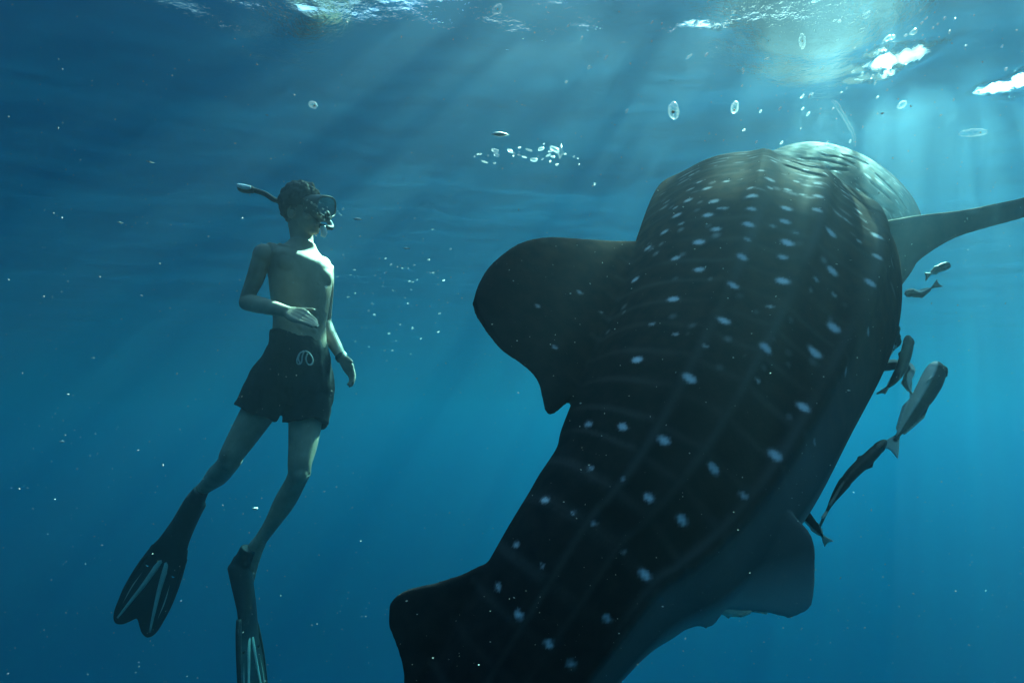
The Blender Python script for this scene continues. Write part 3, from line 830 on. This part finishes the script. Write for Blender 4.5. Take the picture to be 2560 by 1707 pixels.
# swim fins
def swim_fin(origin, axis, across, lift, cuff_axis, L_=.66):
    """origin at the heel end of the pocket, axis to the tip, across the blade width"""
    y = axis.normalized(); x = (across - y * across.dot(y)).normalized(); z = x.cross(y)
    root = bpy.data.objects.new("swim_fin", None); col.objects.link(root); adopt(root, person)

    def W(u, v, w=0.0):       # u across, v along (both in shares of the length), w thickness metres, gentle bend
        return origin + x * (u * L_) + y * (v * L_) + z * (w + lift * max(0, v - .35) ** 2)
    # foot pocket
    pk = Geo(); rings = []
    for v, hw, hh, zc in ((.00, .044, .046, .004), (.02, .054, .052, .004), (.10, .055, .050, .0), (.20, .060, .044, -.004), (.30, .070, .035, -.008), (.40, .086, .023, -.006), (.50, .106, .011, 0), (.56, .114, .007, 0)):
        rings.append([W(0, v) + x * (hw * math.cos(q)) + z * (hh * math.sin(q) + zc) for q in np.linspace(0, 2 * math.pi, 24, endpoint=False)])
    pk.add(*ring_loft(rings))
    pk.tube([W(0, .035), W(0, .02) + cuff_axis * .05, W(0, .01) + cuff_axis * .095], [.045, .041, .038], n=20)
    pk.tube([W(0, .03) - z * .0, W(0, -.045) - z * .012], [.052, .030], n=16)
    po = pk.union("foot_pocket", rubber, None, voxel=.006, smooth=2); adopt(po, root)
    # blade with two round vents and a notched end
    half = [(.125, .40), (.150, .50), (.172, .62), (.186, .76), (.186, .88), (.170, .96), (.135, 1.0), (.085, .99), (.045, .955), (0, .915)]
    outline = [(-u, v) for u, v in half[::-1]][1:] + []
    loop = [(u, v) for u, v in half] + outline
    cu = bpy.data.curves.new("blade", 'CURVE'); cu.dimensions = '2D'; cu.fill_mode = 'BOTH'; cu.extrude = .0045; cu.bevel_depth = .0012

    def spl(pts):
        s = cu.splines.new('POLY'); s.points.add(len(pts) - 1); s.use_cyclic_u = True
        for p_, (u, v) in zip(s.points, pts): p_.co = (u * L_, v * L_, 0, 1)
    sm_loop = []
    m = len(loop)
    for i in range(m):
        a, b, c, d = loop[i - 1], loop[i], loop[(i + 1) % m], loop[(i + 2) % m]
        for f in (0, .25, .5, .75):
            sm_loop.append(tuple(0.5 * (2 * b[k] + (c[k] - a[k]) * f + (2 * a[k] - 5 * b[k] + 4 * c[k] - d[k]) * f * f + (3 * b[k] - a[k] - 3 * c[k] + d[k]) * f ** 3) for k in (0, 1)))
    spl(sm_loop)
    for s in (1, -1): spl([(s * .108 + .021 * math.cos(q), .545 + .026 * math.sin(q)) for q in np.linspace(0, 2 * math.pi, 14, endpoint=False)])
    tmp = bpy.data.objects.new("tmpc", cu); col.objects.link(tmp)
    dg = bpy.context.evaluated_depsgraph_get(); me = bpy.data.meshes.new_from_object(tmp.evaluated_get(dg)); me.name = "blade"
    bpy.data.objects.remove(tmp); bpy.data.curves.remove(cu)
    bb = bmesh.new(); bb.from_mesh(me)
    bmesh.ops.triangulate(bb, faces=bb.faces); bmesh.ops.subdivide_edges(bb, edges=[e for e in bb.edges if e.calc_length() > .05], cuts=2); bmesh.ops.triangulate(bb, faces=bb.faces)
    for v in bb.verts: v.co = W(v.co.x / L_, v.co.y / L_, v.co.z)
    bb.to_mesh(me); bb.free(); me.materials.clear(); me.materials.append(rubber)
    adopt(link(bpy.data.objects.new("blade", me)), root)
    # the pale V rib, and the side rails
    for zz in (1, -1):
        vr = Geo(); arch = [(-.135, .965), (-.100, .83), (-.062, .68), (-.036, .545), (-.018, .475), (0, .455), (.018, .475), (.036, .545), (.062, .68), (.100, .83), (.135, .965)]
        vr.tube([W(u, v, zz * .004) for u, v in arch], [.006, .009, .012, .015, .018, .019, .018, .015, .012, .009, .006], n=10, axis=z, flat=.55, samples=60)
        adopt(vr.obj("rib", rib_m), root)
    for s in (1, -1):
        rl = Geo(); rl.tube([W(s * .100, .36, 0), W(s * .135, .45, 0), W(s * .168, .60, 0), W(s * .184, .76, 0), W(s * .182, .88, 0)], [.014, .013, .011, .009, .005], n=10, samples=24)
        adopt(rl.obj("side_rail", rubber), root)
        for zz in (1, -1):
          gr = Geo(); gr.tube([W(s * .118, .62, zz * .004), W(s * .140, .74, zz * .004), W(s * .146, .86, zz * .004)], [.003, .0045, .003], n=8, axis=z, flat=.6); adopt(gr.obj("groove_rib", rib_m), root)
    return root


axr = Q(309, 1425, DD - .02) - Q(450, 1150, DD + .14)
swim_fin(Q(452, 1146, DD + .14), axr, dv(.86, -.42, .12), .05, (kn_r - an_r).normalized() * .35 + dv(.25, .8, -.1) * .5, .66)
axl = Q(592, 1640, DD - .24) - Q(548, 1290, DD - .06)
swim_fin(Q(550, 1292, DD - .06), axl, dv(.03, -.05, -.98), .04, (kn_l - an_l).normalized(), .70)


# ---------------------------------------------------------------- remoras beside the shark
rm, N, L = new_mat("remora_skin")
pb = N.new("ShaderNodeBsdfPrincipled"); ou = N.new("ShaderNodeOutputMaterial"); at = N.new("ShaderNodeAttribute"); at.attribute_name = "pale"
tc = N.new("ShaderNodeTexCoord"); nz = N.new("ShaderNodeTexNoise"); nz.inputs['Scale'].default_value = 60; nz.inputs['Detail'].default_value = 3
r0 = N.new("ShaderNodeValToRGB"); r0.color_ramp.elements[0].color = (.010, .010, .010, 1); r0.color_ramp.elements[1].color = (.045, .040, .034, 1)
L.new(tc.outputs['Object'], nz.inputs['Vector']); L.new(nz.outputs[0], r0.inputs[0])
m = N.new("ShaderNodeMix"); m.data_type = 'RGBA'; m.inputs[7].default_value = (.86, .78, .66, 1)
L.new(at.outputs['Fac'], m.inputs[0]); L.new(r0.outputs[0], m.inputs[6]); L.new(m.outputs[2], pb.inputs['Base Color'])
pb.inputs['Roughness'].default_value = .5; pb.inputs['Specular IOR Level'].default_value = .2; L.new(pb.outputs[0], ou.inputs[0])


def remora(px, d0, d1, w, back, label, finpale=.25, thr=.35):
    """px: nose to tail pixels (2352 wide), d0/d1 depth at nose/tail, w half depth of the body in pixels, back: direction of the back"""
    n = len(px); pts = [Q(x, y, d0 + (d1 - d0) * i / (n - 1)) for i, (x, y) in enumerate(px)]
    sp = catmull(pts, 40); T = np.gradient(sp, axis=0); ln = np.linalg.norm(np.diff(sp, axis=0), axis=1).sum()
    W = w * K / F * (d0 + d1) / 2; bk = dv(*back)
    prof = np.interp(np.linspace(0, 1, 40), [0, .04, .10, .2, .35, .5, .65, .8, .9, 1], [.28, .55, .74, .93, 1, .93, .70, .40, .24, .17])
    g = Geo(); rings = []; frames = []
    for c, t, p in zip(sp, T, prof):
        t = Vector(t).normalized(); u = (bk - t * bk.dot(t)).normalized(); v = t.cross(u); frames.append((Vector(c), t, u, v))
        wide = .95 if p < .8 else .82
        rings.append([Vector(c) + u * (W * p * math.cos(a)) + v * (W * p * wide * math.sin(a)) for a in np.linspace(0, 2 * math.pi, 20, endpoint=False)])
    g.add(*ring_loft(rings))

    def flat(poly, th=.0035):
        k = len(poly); c = sum(poly, Vector()) / k; nn = Vector()
        for i in range(k): nn += (poly[i] - c).cross(poly[(i + 1) % k] - c)
        nn.normalize(); vs = [p + nn * th for p in poly] + [p - nn * th for p in poly]
        fs = [tuple(range(k)), tuple(range(2 * k - 1, k - 1, -1))] + [(i, i + k, (i + 1) % k + k, (i + 1) % k) for i in range(k)]
        g.add(vs, fs)
    c, t, u, v = frames[-1]; tl = W * 1.5
    flat([c - t * tl * .3 + u * W * .2, c + t * tl * .5 + u * W * .75, c + t * tl + u * W * 1.05, c + t * tl * .78 + u * W * .3, c + t * tl * .74,
          c + t * tl * .78 - u * W * .3, c + t * tl - u * W * 1.05, c + t * tl * .5 - u * W * .75, c - t * tl * .3 - u * W * .2], .003)
    for s in (1, -1):
        a, b, e = frames[20], frames[26], frames[35]
        ha, hb, he = W * prof[20], W * prof[26], W * prof[35]
        flat([a[0] + a[2] * s * ha * .8, b[0] + b[2] * s * (hb + W * .38) - b[1] * 0, e[0] + e[2] * s * (he + W * .2), e[0] + e[2] * s * he * .6, b[0] + b[2] * s * hb * .6], .003)
        p, q = frames[11], frames[16]
        flat([p[0] + p[3] * s * W * .70 - p[2] * W * .15, p[0] + p[3] * s * W * 1.12 + p[1] * W * .8 - p[2] * W * .45, p[0] + p[3] * s * W * .95 + p[1] * W * 1.05 - p[2] * W * .5,
              q[0] + q[3] * s * W * .62 - q[2] * W * .2], .003)
    # sucking disc on the head, ribbed
    for k in range(7):
        f = frames[2 + k]; hw = W * .55 * math.sin(math.pi * (k + 1.2) / 9)
        g.tube([f[0] + f[2] * W * prof[2 + k] * 1.0 - f[3] * hw, f[0] + f[2] * W * prof[2 + k] * 1.06, f[0] + f[2] * W * prof[2 + k] * 1.0 + f[3] * hw], [W * .07] * 3, n=6)
    for s in (1, -1): g.ball(frames[5][0] + frames[5][3] * s * W * .66 + frames[5][2] * W * .05, W * .10, n=6)
    o = g.union("remora", rm, None, voxel=max(.0022, W * .075), smooth=1)
    V = coords(o.data); near = ((V[:, None, :] - sp[None]) ** 2).sum(2).argmin(1)
    U = np.array([f[2] for f in frames]); h = ((V - sp[near]) * U[near]).sum(1) / (W * prof[near])
    pale = np.clip((-thr - h) / .25, 0, 1) * np.clip((38.5 - near) / 3, 0, 1)
    far_ = np.linalg.norm(V - sp[near], axis=1) / (W * prof[near])
    pale = np.where((far_ > 1.25) | (near > 38), np.maximum(finpale * np.clip(far_ - 1, 0, 1) * 1.6, pale * .6), pale)
    point_attr(o.data, "pale", pale)
    tag(o, label, "fish", "remoras swimming along the shark")
    return o


remora([(2181, 610), (2166, 613), (2148, 621), (2134, 630)], 2.5, 2.46, 10, (-.2, 1, .3), "small dark remora just under the long side fin, highest of those on the belly side", .1)
remora([(2078, 676), (2093, 672), (2115, 675), (2145, 658)], 2.36, 2.32, 10, (.1, -1, .2), "curved remora with pale belly and dark forked tail, just below the side fin root", .15)
remora([(2062, 748), (2056, 768), (2062, 788), (2050, 806)], 2.28, 2.34, 11, (-.6, -.7, .35), "sunlit whitish remora half hidden behind the edge of the shark's belly", .8)
remora([(2086, 770), (2084, 800), (2070, 845), (2050, 878), (2036, 892)], 2.12, 2.10, 14, (.2, .1, 1), "slim dark remora hanging head up, with its narrow tail towards the shark", .2)
remora([(2070, 835), (2045, 838), (2022, 843), (1990, 850)], 2.16, 2.2, 13, (0, -1, .3), "remora with only its head showing from behind the shark's belly", .3, .1)
remora([(2079, 832), (2090, 850), (2082, 880), (2094, 905)], 2.16, 2.12, 11, (-.55, -.8, .15), "curled remora showing its bright white belly, between the slim and the big one", .7, -.1)
remora([(2153, 832), (2146, 862), (2122, 908), (2085, 965), (2056, 1010)], 2.0, 1.95, 24, (.45, -.80, .45), "largest remora, dark back and cream stripe along its belly, nose up in open water", .75, .05)
remora([(2034, 1012), (2002, 1045), (1955, 1090), (1918, 1140), (1896, 1180)], 1.74, 1.62, 17, (-.35, .5, .8), "long black remora slanting up from the shark's rear belly fin", .25)
remora([(1830, 1150), (1852, 1185), (1874, 1212), (1892, 1234)], 1.78, 1.74, 12, (.6, .5, .4), "remora hidden by the rear belly fin but for its pale tail", .95)
remora([(1640, 1392), (1668, 1399), (1698, 1404), (1734, 1400)], 1.66, 1.66, 16, (.1, .35, -.9), "remora hidden behind the rear belly fin with one pale fin hanging below it", 1.0)
remora([(1670, 353), (1675, 360), (1680, 368), (1683, 376)], 2.9, 2.9, 4.5, (.5, .5, .5), "tiny dark fish above the shark's head", .1)

# ---------------------------------------------------------------- drifting jellies
jm, N, L = new_mat("clear_jelly")
t_ = N.new("ShaderNodeBsdfTransparent"); d_ = N.new("ShaderNodeBsdfTranslucent"); d_.inputs[0].default_value = (.8, .78, .74, 1)
g_ = N.new("ShaderNodeBsdfGlossy"); g_.inputs['Roughness'].default_value = .2
lw = N.new("ShaderNodeLayerWeight"); lw.inputs[0].default_value = .6
a_ = N.new("ShaderNodeAddShader"); mx_ = N.new("ShaderNodeMixShader"); ou = N.new("ShaderNodeOutputMaterial")
ml = N.new("ShaderNodeMath"); ml.operation = 'MULTIPLY'; ml.inputs[1].default_value = .20
L.new(lw.outputs['Facing'], ml.inputs[0]); L.new(d_.outputs[0], a_.inputs[0]); L.new(g_.outputs[0], a_.inputs[1])
L.new(ml.outputs[0], mx_.inputs[0]); L.new(t_.outputs[0], mx_.inputs[1]); L.new(a_.outputs[0], mx_.inputs[2]); L.new(mx_.outputs[0], ou.inputs[0])
nm = simple_mat("jelly_core", (.22, .13, .07), .5, .3, 200, .3)


def salp(px, py, d, lx, ly, ang, label, core=(.2, -.1), cs=.28):
    c = Q(px, py, d); ca, sa = math.cos(math.radians(ang)), math.sin(math.radians(ang)); s = K / F * d
    ax = (dv(ca, sa, .1).normalized(), dv(-sa, ca, .1).normalized(), TOc)
    root = bpy.data.objects.new("salp", None); root.location = c; col.objects.link(root); tag(root, label, "jelly animal", "clear jelly animals drifting in the water")
    b = Geo(); b.ball(c, lx * s, ly * s, ly * s, ax, 14); o = b.obj("bell", jm); adopt(o, root)
    for v in o.data.vertices:
        v.co = Vector(v.co) + (Vector(v.co) - c) * .18 * noise.noise((Vector(v.co) - c) / (ly * s) * 1.3)
    b = Geo(); b.ball(c + ax[0] * core[0] * lx * s + ax[1] * core[1] * ly * s, ly * s * cs, n=8); adopt(b.obj("core", nm), root)


salp(1548, 255, 1.6, 20, 13, 100, "clear jelly with a dark core, nearest to the two thin light streaks", (-.1, .2))
salp(1688, 247, 1.9, 14, 9, 80, "small round clear jelly between the ringed jelly and the sun glints", (-.4, 0), .25)
salp(1843, 95, 1.9, 17, 8, 95, "faint clear jelly high under the surface, left of the bright sun glint", (0, 0), .2)
salp(720, 241, 2.2, 11, 8, -20, "small pinkish clear jelly above the snorkeller's head", (.3, -.2), .3)
salp(2235, 305, 1.9, 32, 9, 3, "long flat clear jelly under the rightmost sun glint", (.5, -.1), .18)
salp(1143, 22, 1.9, 14, 9, 40, "faint clear jelly at the top middle just below the surface", (0, 0), .2)
ch = Geo(); ch.tube([Q(1912, 232, 1.8), Q(1925, 245, 1.8), Q(1945, 280, 1.8), Q(1962, 312, 1.8), Q(1964, 335, 1.8)], [.002, .005, .004, .0035, .002], n=10, samples=40)
jm2 = jm.copy(); [setattr(n_.inputs[1], 'default_value', .07) for n_ in jm2.node_tree.nodes if n_.bl_idname == 'ShaderNodeMath']
co_ = ch.obj("salp_chain", jm2); tag(co_, "long thin chain of clear jellies above the shark's head", "jelly animal")
for v in co_.data.vertices: v.co += dv(noise.noise(v.co * 60), noise.noise(v.co * 60 + Vector((5, 0, 0))), 0) * .003

# ---------------------------------------------------------------- scraps and bubbles
sc_m = simple_mat("pale_scrap", (.62, .64, .58), .5, .4, 60, .2)


def leafy(name, outline, d, label, cat, bend=.006, mat=None):
    pts = [Q(x, y, d) for x, y in outline]; c = sum(pts, Vector()) / len(pts); k = len(pts); vs = []; fs = []
    for s in (1, -1):
        vs += [p + TOc * (s * .0015) for p in pts] + [c + TOc * (bend + s * .0022)]
    for i in range(k):
        j = (i + 1) % k; fs += [(i, j, k), (k + 1 + j, k + 1 + i, 2 * k + 1), (i, k + 1 + i, k + 1 + j, j)]
    o = mesh_obj(name, vs, fs, mat or sc_m); tag(o, label, cat); return o


leafy("fish_scrap", [(1128, 309), (1138, 304), (1150, 303), (1160, 306), (1169, 309), (1160, 312), (1150, 314), (1138, 312)], 1.9, "pale spindle shaped scrap floating above the bubble cluster", "scrap")
leafy("film_scrap", [(1289, 328), (1291, 345), (1296, 352), (1290, 360), (1285, 366), (1283, 356), (1275, 350), (1283, 342)], 2.0, "thin pale star shaped film at the end of the bubble cluster", "scrap", .010, jm)
leafy("white_flake", [(812, 503), (818, 500), (826, 501), (832, 505), (826, 506), (818, 506)], 2.2, "curved white flake drifting right of the snorkeller's mask", "flake")
leafy("white_flake", [(926, 570), (933, 568), (942, 571), (934, 573)], 2.2, "thin white flake level with the snorkeller's shoulders, in open water", "flake")
leafy("white_flake", [(579, 1167), (585, 1165), (592, 1165), (590, 1170), (583, 1170)], 1.9, "small white flake between the snorkeller's legs", "flake")
leafy("yellow_flake", [(269, 511), (275, 509), (283, 512), (277, 514)], 2.0, "yellowish flake alone in open water left of the snorkeller's head", "flake")
leafy("white_flake", [(335, 370), (345, 371), (355, 374), (345, 374)], 2.0, "thin white streak of a flake under the dark surface left of the snorkel", "flake")
leafy("white_flake", [(136, 1013), (143, 1011), (149, 1014), (143, 1016)], 2.0, "small bright flake in open water at the far left", "flake")

bm_, N, L = new_mat("air_bubble")
fr_ = N.new("ShaderNodeLayerWeight"); fr_.inputs[0].default_value = .5; t_ = N.new("ShaderNodeBsdfTransparent"); t_.inputs[0].default_value = (.92, .95, .96, 1)
g_ = N.new("ShaderNodeBsdfGlossy"); g_.inputs['Roughness'].default_value = .22; d_ = N.new("ShaderNodeBsdfTranslucent"); d_.inputs[0].default_value = (.9, .95, .95, 1)
a_ = N.new("ShaderNodeMixShader"); a_.inputs[0].default_value = .45; mx_ = N.new("ShaderNodeMixShader"); ou = N.new("ShaderNodeOutputMaterial")
L.new(g_.outputs[0], a_.inputs[1]); L.new(d_.outputs[0], a_.inputs[2]); mf = N.new('ShaderNodeMath'); mf.operation = 'MULTIPLY'; mf.inputs[1].default_value = .55; L.new(fr_.outputs['Facing'], mf.inputs[0]); L.new(mf.outputs[0], mx_.inputs[0]); L.new(t_.outputs[0], mx_.inputs[1]); L.new(a_.outputs[0], mx_.inputs[2]); L.new(mx_.outputs[0], ou.inputs[0])
BUB = []
for k in range(3):
    b = bmesh.new(); bmesh.ops.create_icosphere(b, subdivisions=2, radius=1.0); me = bpy.data.meshes.new("bubble")
    for v in b.verts: v.co *= 1 + (.10, .25, .34)[k] * noise.noise(v.co * 1.1 + Vector((k * 7, 0, 0)))
    b.to_mesh(me); b.free(); me.polygons.foreach_set('use_smooth', [True] * len(me.polygons)); me.materials.append(bm_); BUB.append(me)
rb = random.Random(11)


def bubble(px, py, d, r, label, group, el=1.0, ang=0.0):
    o = bpy.data.objects.new("bubble", BUB[rb.randrange(3)]); o.location = Q(px, py, d); s = r * K / F * d
    o.scale = (s * el, s, s * .8); o.rotation_euler = (rb.uniform(-.3, .3), math.radians(-ang), rb.uniform(-.3, .3)); col.objects.link(o)
    tag(o, label, "bubble", group)


GA = "air bubbles strung in a line under the surface"
for px, py, r, el, an in [(1137, 346, 5, 1.8, -12), (1130, 345, 2.4, 1, 0), (1140, 356, 4.5, 1.7, -20), (1172, 347, 4, 1.9, -25), (1180, 352, 2.5, 1.2, 0), (1103, 354, 2.5, 1.2, 0), (1097, 354, 1.8, 1, 0), (1121, 358, 1.8, 1, 0),
                          (1113, 372, 2.0, 4.0, -18), (1136, 375, 2, 1.5, 0), (1193, 339, 2.6, 1.3, 0), (1216, 345, 2.6, 3.2, -18), (1205, 361, 1.8, 3, -22), (1193, 356, 1.6, 3, -22), (1243, 342, 5, 1.6, 20), (1226, 367, 5.2, 1.7, -10),
                          (1259, 357, 2.4, 2.6, 20), (1270, 360, 2.6, 2.2, -22), (1274, 343, 6, 2.2, -28), (1264, 347, 3.2, 1.8, 15), (1246, 366, 2, 1.4, 30), (1264, 371, 2.8, 1, 0), (1279, 378, 3.0, 1.1, 0), (1249, 331, 2, 1, 0),
                          (1298, 354, 2, 1.6, -10), (1318, 360, 2, 1, 0), (1366, 423, 3.4, .6, 0), (1180, 358, 2, 1, 0), (1327, 364, 1.6, 1, 0), (1330, 378, 1.8, 1, 0), (1236, 360, 1.8, 1.2, 0), (1090, 360, 1.5, 1, 0)]:
    bubble(px, py, 1.9 + rb.uniform(-.06, .06), r, "air bubble in the line of bubbles below the surface, between snorkeller and shark", GA, el, an)
GB = "small bubbles about the snorkeller's mask"
for px, py, r in [(706, 460, 2.2), (716, 466, 3), (722, 470, 2.5), (728, 474, 2.2), (735, 466, 2), (742, 480, 2.6), (748, 488, 2.4), (729, 490, 2.2), (738, 497, 2.0), (720, 484, 2), (752, 476, 2), (757, 498, 2), (745, 505, 1.8), (703, 478, 2.4), (788, 480, 2.8),
                  (780, 490, 1.8), (776, 485, 1.5), (783, 494, 1.6)]:
    bubble(px, py, DD - .22, r * .8, "tiny air bubble at the snorkeller's diving mask", GB, rb.uniform(1, 1.8), rb.uniform(-40, 40))
GC = "bubbles rising through open water"
for i in range(70):
    px, py = (rb.gauss(870, 70), rb.gauss(690, 75)) if i < 44 else (rb.gauss(960, 40), rb.gauss(630, 60))
    bubble(px, py, rb.uniform(2.0, 3.0), rb.uniform(.9, 2.4), "small bubble in the loose swarm between the snorkeller and the spotted shark", GC, rb.uniform(1, 1.7), rb.uniform(-30, 30))
GD = "bubbles drifting below the sunlit surface"
for i in range(90):
    px = rb.uniform(1280, 2340) if i % 3 else rb.gauss(1950, 110); py = rb.uniform(4, 330) if i % 3 else 120 + (2050 - px) * .5 + rb.gauss(0, 45)
    if py < 3 or py > 340: py = rb.uniform(10, 300)
    bubble(px, py, rb.uniform(1.2, 2.0), rb.uniform(1.3, 3.6), "small bright bubble under the sunlit surface above the shark", GD, rb.uniform(1, 2.1), rb.uniform(20, 70))
for px, py, r in [(1990, 36, 8), (1980, 70, 6), (2040, 88, 7), (2050, 86, 6), (2098, 74, 7)]:
    bubble(px, py, 1.7, r, "large gleaming bubble above and left of the bright sun glint", "large bubbles by the sun glint", 1.3, 30)
bubble(2072, 240, 1.7, 9, "single large gleaming bubble below the bright sun glint, above the shark's head", None, 1.3, 30)

# ---------------------------------------------------------------- plankton specks in the water
pm = simple_mat("plankton_white", (.50, .52, .50), .6, .3, 40, .1)
rp = np.random.default_rng(21); verts = []; faces = []
octa = np.array([(1, 0, 0), (-1, 0, 0), (0, 1, 0), (0, -1, 0), (0, 0, 1), (0, 0, -1)], float)
of = [(0, 2, 4), (2, 1, 4), (1, 3, 4), (3, 0, 4), (2, 0, 5), (1, 2, 5), (3, 1, 5), (0, 3, 5)]
for i in range(5200):
    d = .45 + 4.0 * rp.random() ** 1.3
    x, y = rp.uniform(-150, 2710), rp.uniform(-120, 1827)
    p = P(x, y, d)
    if p.z > SURF - .03: continue
    s = (.35 + .55 * rp.random() ** 3 * 2.2) * .001 * (.45 + .55 * d); s *= .60
    M = np.array(Matrix.Rotation(rp.random() * 6.28, 3, Vector(rp.normal(size=3)).normalized()))
    q = (octa * [s * rp.uniform(1, 2.4), s, s]) @ M.T + np.array(p); k = len(verts)
    verts += [tuple(a) for a in q]; faces += [tuple(j + k for j in f) for f in of]
po = mesh_obj("plankton", verts, faces, pm, smooth=False); tag(po, kind="stuff")
